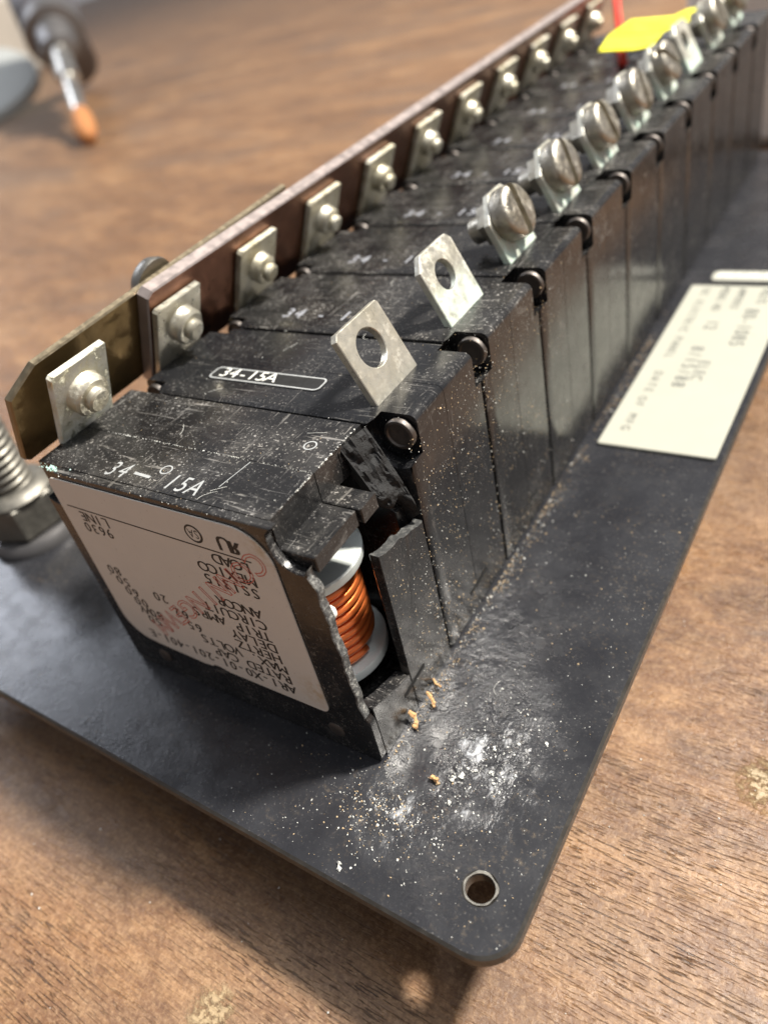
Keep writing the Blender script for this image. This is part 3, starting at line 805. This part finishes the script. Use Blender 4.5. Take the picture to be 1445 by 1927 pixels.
link('washer', me('flange_washer', *lathe([(7.6, 10.55), (7.8, 10.8), (7.0, 11.8), (5.2, 12.4)], (0, 0, 0), (0, 0, 1), 40), M['stud'], auto=40), stud)
link('collar', me('collar', *lathe([(9.2, .05), (9.2, 1.4), (8.4, 2.6), (5.2, 2.9)], (0, 0, 0), (0, 0, 1), 40), M['chuck'], auto=40), stud)

# ------------------------------------------------------------------ yellow tag and red wire at the far end
def ray(u, v):
    a, b = (u - 722.5 + 125.8) / 1465.4, (v - 963.5 + 23.56) / 1465.4
    return RIGHT * a + DOWN * b + FWD
def at(u, v, z):
    r = ray(u, v); return CAM + r * ((z - CAM.z) / r.z)
def deep(u, v, d): return CAM + ray(u, v) * d
def flag_part(px, d0, d1, th=.5):
    """thin vinyl sheet: outline points with depth rising along the list of (u, v, t)."""
    pts = [deep(u, v, d0 + (d1 - d0) * t) for u, v, t in px]; n = len(pts); off = FWD * th
    V = [tuple(p) for p in pts] + [tuple(p + off) for p in pts]
    F = [(k, (k + 1) % n, n + (k + 1) % n, n + k) for k in range(n)]
    tri = tessellate_polygon([[Vector((u, v, 0)) for u, v, t in px]])
    F += [tuple(t) for t in tri] + [tuple(i + n for i in t) for t in tri]
    return V, F
yo = empty('yellow_tag', (0, 0, 0), 'bright yellow vinyl flag folded on a wire across the far breakers', 'tag')
link('flag', me('yellow_flag', *flag_part([(1146, 66, .4), (1188, 37, .8), (1268, 30, .7), (1292, 18, .9), (1318, 12, .9), (1311, 36, .5), (1300, 54, .2), (1278, 46, .3), (1245, 60, .1), (1190, 64, .1)], 186, 196), M['yellow']), yo)
link('fold', me('yellow_fold', *flag_part([(1126, 96, .0), (1145, 67, .9), (1190, 65, 1.), (1246, 61, 1.), (1226, 86, .4), (1192, 93, .1)], 178, 185.5), M['yellow']), yo)
tag(link('red_wire', me('red_wire', *tube([at(1172, 118, 38.4), at(1168, 95, 38.6), at(1166, 70, 38.6), at(1164, 50, 39.2), at(1162, 30, 41), at(1160, 10, 43), at(1158, -25, 46)], 1.0, 10), M['redwire'], smooth=True)),
    'red insulated wire lying across the far breakers and over their end', 'wire')

# ------------------------------------------------------------------ things on the bench behind
tip = at(166, 256, TZ + 7)
p2 = deep(113, 95, 690)
ax = (p2 - tip).normalized(); L2 = (p2 - tip).length
drill = empty('power_drill', tuple(tip), 'grey power drill propped on the bench with its rusty bit pointing at the panel', 'drill')
z0 = Vector((0, 0, 0))
link('drill_bit', me('drill_bit', *lathe([(5.5, 16), (6.4, 24), (6.4, L2 * .62), (9, L2 * .63), (9, L2 + 14)], z0, ax, 20), M['bit'], auto=40), drill)
link('bit_tip', me('bit_tip', *lathe([(2.5, -5), (6.5, -2), (8.8, 8), (8.8, 24), (6.6, 36)], z0, ax, 18), M['rust'], auto=40), drill)
link('chuck', me('chuck', *lathe([(9, L2 - 6), (15, L2 - 2), (19, L2 + 16), (19, L2 + 24), (27, L2 + 26), (28, L2 + 44), (24, L2 + 58)], z0, ax, 28), M['chuck'], auto=40), drill)
link('drill_body', me('drill_body', *lathe([(22, L2 + 58), (29, L2 + 64), (32, L2 + 110), (32, L2 + 230), (30, L2 + 260), (8, L2 + 268)], z0, ax, 32), M['tool'], auto=40), drill)
gp = ax * (L2 + 170); gz = TZ + 28 - tip.z
link('drill_handle', me('drill_handle', *tube([tuple(gp), tuple(gp + Vector((-40, 35, (gz - gp.z) * .5))), tuple(gp + Vector((-80, 70, (gz - gp.z))))], [30, 26, 28], 14), M['tool'], smooth=True), drill)
rim_near = at(-30, 243, TZ)
aw = Vector((FWD.x - .18, FWD.y - .1, 0)).normalized(); la = math.radians(21)
lup = (-aw * math.sin(la) + Vector((0, 0, 1)) * math.cos(la)); ldir = aw * math.cos(la) + Vector((0, 0, 1)) * math.sin(la)
lid_o = empty('metal_lid', tuple(rim_near), 'round dull grey metal lid leaning back on the bench in front of the drill', 'lid')
lcv = ldir * 88 + Vector((0, 0, 3))
link('lid_top', me('lid_top', *lathe([(5, 5), (70, 6), (82, 8), (87, 7), (88, 5)], lcv, lup, 56), M['lid'], auto=40), lid_o)
link('lid_rim', me('lid_rim', *lathe([(88, 4.9), (89.5, 2), (89.5, -3), (86, -3.1)], lcv, lup, 56), M['lid'], auto=40), lid_o)
bc = at(-40, 140, TZ)
bxo = slab(rrect(-170, -60, 120, 260, 20), 0, 120, xyz, 10)[:2]
bq = rim_near + aw * 330
bo = link('tool_case', me('tool_case', *bxo, M['beige']), None, (bq.x - 60, bq.y - 40, TZ))
bo.rotation_euler = (0, 0, .6)
tag(bo, 'blurred beige plastic tool case on the bench behind the drill', 'case')
wb = slab(rrect(-55, -60, 55, 70, 8), 0, 62, xyz, 4)[:2]
wp = at(1441, 284, TZ)
wbo = link('white_tray', me('white_tray', *wb, M['whitebox']), None, (wp.x + 26, wp.y + 62, TZ))
tag(wbo, 'white plastic block on the bench beyond the far right end of the panel', 'tray')

# ------------------------------------------------------------------ loose dirt
octa_v = [(1, 0, 0), (-1, 0, 0), (0, 1, 0), (0, -1, 0), (0, 0, 1), (0, 0, -1)]
octa_f = [(0, 2, 4), (2, 1, 4), (1, 3, 4), (3, 0, 4), (2, 0, 5), (1, 2, 5), (3, 1, 5), (0, 3, 5)]
DV, DF, DM = [], [], []
def speck(p, r, mt):
    b = len(DV); q = Matrix.Rotation(random.uniform(0, 6.28), 3, Vector((random.random(), random.random(), random.random() + .01)).normalized())
    s = [r * random.uniform(.5, 1.4) for _ in range(3)]
    for v in octa_v:
        c = q @ Vector((v[0] * s[0], v[1] * s[1], v[2] * s[2])); DV.append((p[0] + c.x, p[1] + c.y, p[2] + c.z))
    DF.extend([tuple(i + b for i in f) for f in octa_f]); DM.extend([mt] * 8)
g = random.gauss
for _ in range(900):      # plate corner in front and beside the row
    x, y = random.uniform(-16, 21.5), random.uniform(-14.5, 60)
    if x < .2 and y > -.3: continue
    if (x - 17.1) ** 2 + (y + 8.4) ** 2 < 5: continue
    speck((x, y, .03), abs(g(0, .045)) + .03, random.random() < .5)
for _ in range(420):     # grey crumbs in the worn patch
    x, y = g(11.0, 3.0), g(5, 7)
    if x > 21 or x < .6: continue
    speck((x, y, .04), abs(g(0, .06)) + .025, 0)
for _ in range(420):
    x, y = g(3.2, 3.4), g(-6.0, 3.0)
    if y > -.4 or y < -14.5: continue
    speck((x, y, .04), abs(g(0, .06)) + .03, random.random() < .4)
for _ in range(1600):     # sawdust along the foot of the row
    y = random.uniform(0, 110) ** 1.0; x = .25 + abs(g(0, .8))
    k = noise.noise(Vector((y * .16, 3.3, 1.0))) + noise.noise(Vector((y * .5, 1.3, 5.0))) * .6
    if k < random.uniform(-.5, .35): continue
    speck((x * (1 + max(0, k)), y, .05 + abs(g(0, .06))), abs(g(0, .06)) + .03, random.random() < .7)
for _ in range(5200):     # sawdust stuck to side walls of the first breakers
    y = random.uniform(9.6, 66); z = random.uniform(.5, H - 1.5)
    if y < P and z > 23.5: continue
    d = noise.noise(Vector((y * .12, z * .12, 2.5))) + .5 * noise.noise(Vector((y * .4, z * .3, 9.5)))
    if d < random.uniform(-.25, .75) - (.25 if P < y < 2 * P else 0): continue
    speck((.0, y, z), abs(g(0, .04)) + .02, random.random() < .6)
for _ in range(1500):     # tops
    x, y = random.uniform(-44, -1), random.uniform(.8, 120)
    if y < P and x > -6.2: continue
    if noise.noise(Vector((x * .13, y * .13, 7.7))) < random.uniform(-.35, .45): continue
    speck((x, y, H + .02), abs(g(0, .035)) + .02, random.random() < .3)
for _ in range(330):      # pale dust packed into the seam of the broken breaker
    t = random.random()
    if noise.noise(Vector((t * 11, 2.2, 0))) < random.uniform(-.5, .3): continue
    speck((-40 + 34 * t, ym + g(0, .05), H), abs(g(0, .035)) + .02, 0)
for _ in range(260):
    t = random.random()
    if noise.noise(Vector((t * 9, 5.2, 0))) < random.uniform(-.4, .4): continue
    speck((-44 + 39 * t, P + g(0, .1), H - .3), abs(g(0, .035)) + .02, 0)
for _ in range(240):      # along the snapped edge of its top
    t = random.random()
    if noise.noise(Vector((t * 8, 8.2, 0))) < random.uniform(-.5, .4): continue
    speck((-5.75 + g(0, .05), 3 + 15 * t, H + g(0, .05)), abs(g(0, .05)) + .03, 0)
for _ in range(170):      # front top edge
    speck((random.uniform(-42, -12), .35 + g(0, .15), H - .1), abs(g(0, .05)) + .02, random.random() < .3)
for _ in range(60): speck((-41.5 + g(0, 1.1), .7 + g(0, .25), H - .05), abs(g(0, .08)) + .05, 2)
for x, y, r, mt in ((9.6, 2.6, .42, 0), (9.0, 1.6, .5, 0), (9.9, -1.2, .38, 0), (7.4, .4, .35, 1), (12.5, 4.4, .34, 0), (11.6, 7.4, .36, 0), (13.4, 3.2, .3, 0), (2.3, -13.6, .5, 0), (10.8, 3.9, .28, 0), (15.2, 5.2, .26, 0)):
    for _ in range(4): speck((x + g(0, r * .35), y + g(0, r * .35), r * .4), r * random.uniform(.4, .75), mt)
for _ in range(260):      # on the bench
    p = (random.uniform(-60, 60), random.uniform(-45, 60), TZ + .05)
    if -20 < p[0] < 22 and p[1] > -14: continue
    speck(p, abs(g(0, .06)) + .03, 0)
for k in range(10):       # stray fibres
    on_top = k % 5
    p = Vector((random.uniform(-40, -8), random.uniform(2, 60), H + .06)) if on_top else Vector((random.uniform(1.5, 18), random.uniform(-12, 40), .06))
    a = random.uniform(0, 6.28); cv = random.uniform(-.35, .35); pts = []
    for q in range(9):
        pts.append(tuple(p)); p = p + Vector((math.cos(a), math.sin(a), random.uniform(-.02, .02))) * random.uniform(.18, .42); a += cv + random.uniform(-.15, .15)
    v_, f_ = tube(pts, .022, 4); b_ = len(DV); DV.extend(v_); DF.extend([tuple(i + b_ for i in f) for f in f_]); DM.extend([0] * len(f_))
tag(link('dust', me('dust', DV, DF, [M['dust_w'], M['dust_t'], M['verd']], DM)), 'pale dust and sawdust crumbs scattered over panel, breakers and bench', 'dust', kind='stuff')

def shaving(pos, r, turn, a0, tilt, wd, label):
    pts = []
    for k in range(13):
        a = a0 + turn * k / 12; pts.append((pos[0] + r * math.cos(a) + random.uniform(-.11, .11), pos[1] + r * math.sin(a) * .8 + random.uniform(-.11, .11), pos[2] + wd + tilt * k / 12 + random.uniform(-.06, .06)))
    o = link('wood_shaving', me('wood_shaving', *tube(pts, [wd * random.uniform(.45, 1.05) for k in range(13)], 5), M['shaving']))
    tag(o, label, 'shaving', 'wood shavings by the broken breaker')
shaving((.6, 9.6, .1), 1.5, 1.3, .2, 1.1, .30, 'curled orange wood shaving right under the black strip on the broken wall')
shaving((.2, 6.3, .1), 1.2, 1.9, -.3, 1.0, .42, 'thick orange wood shaving lying nearest the broken case corner')
shaving((2.0, 14.6, .1), 2.2, .9, 3.6, .5, .20, 'thin pale wood shaving lying farthest along the case foot')
shaving((7.0, .3, .05), .55, 1.4, .9, .2, .34, 'small orange wood crumb out on the worn panel patch')
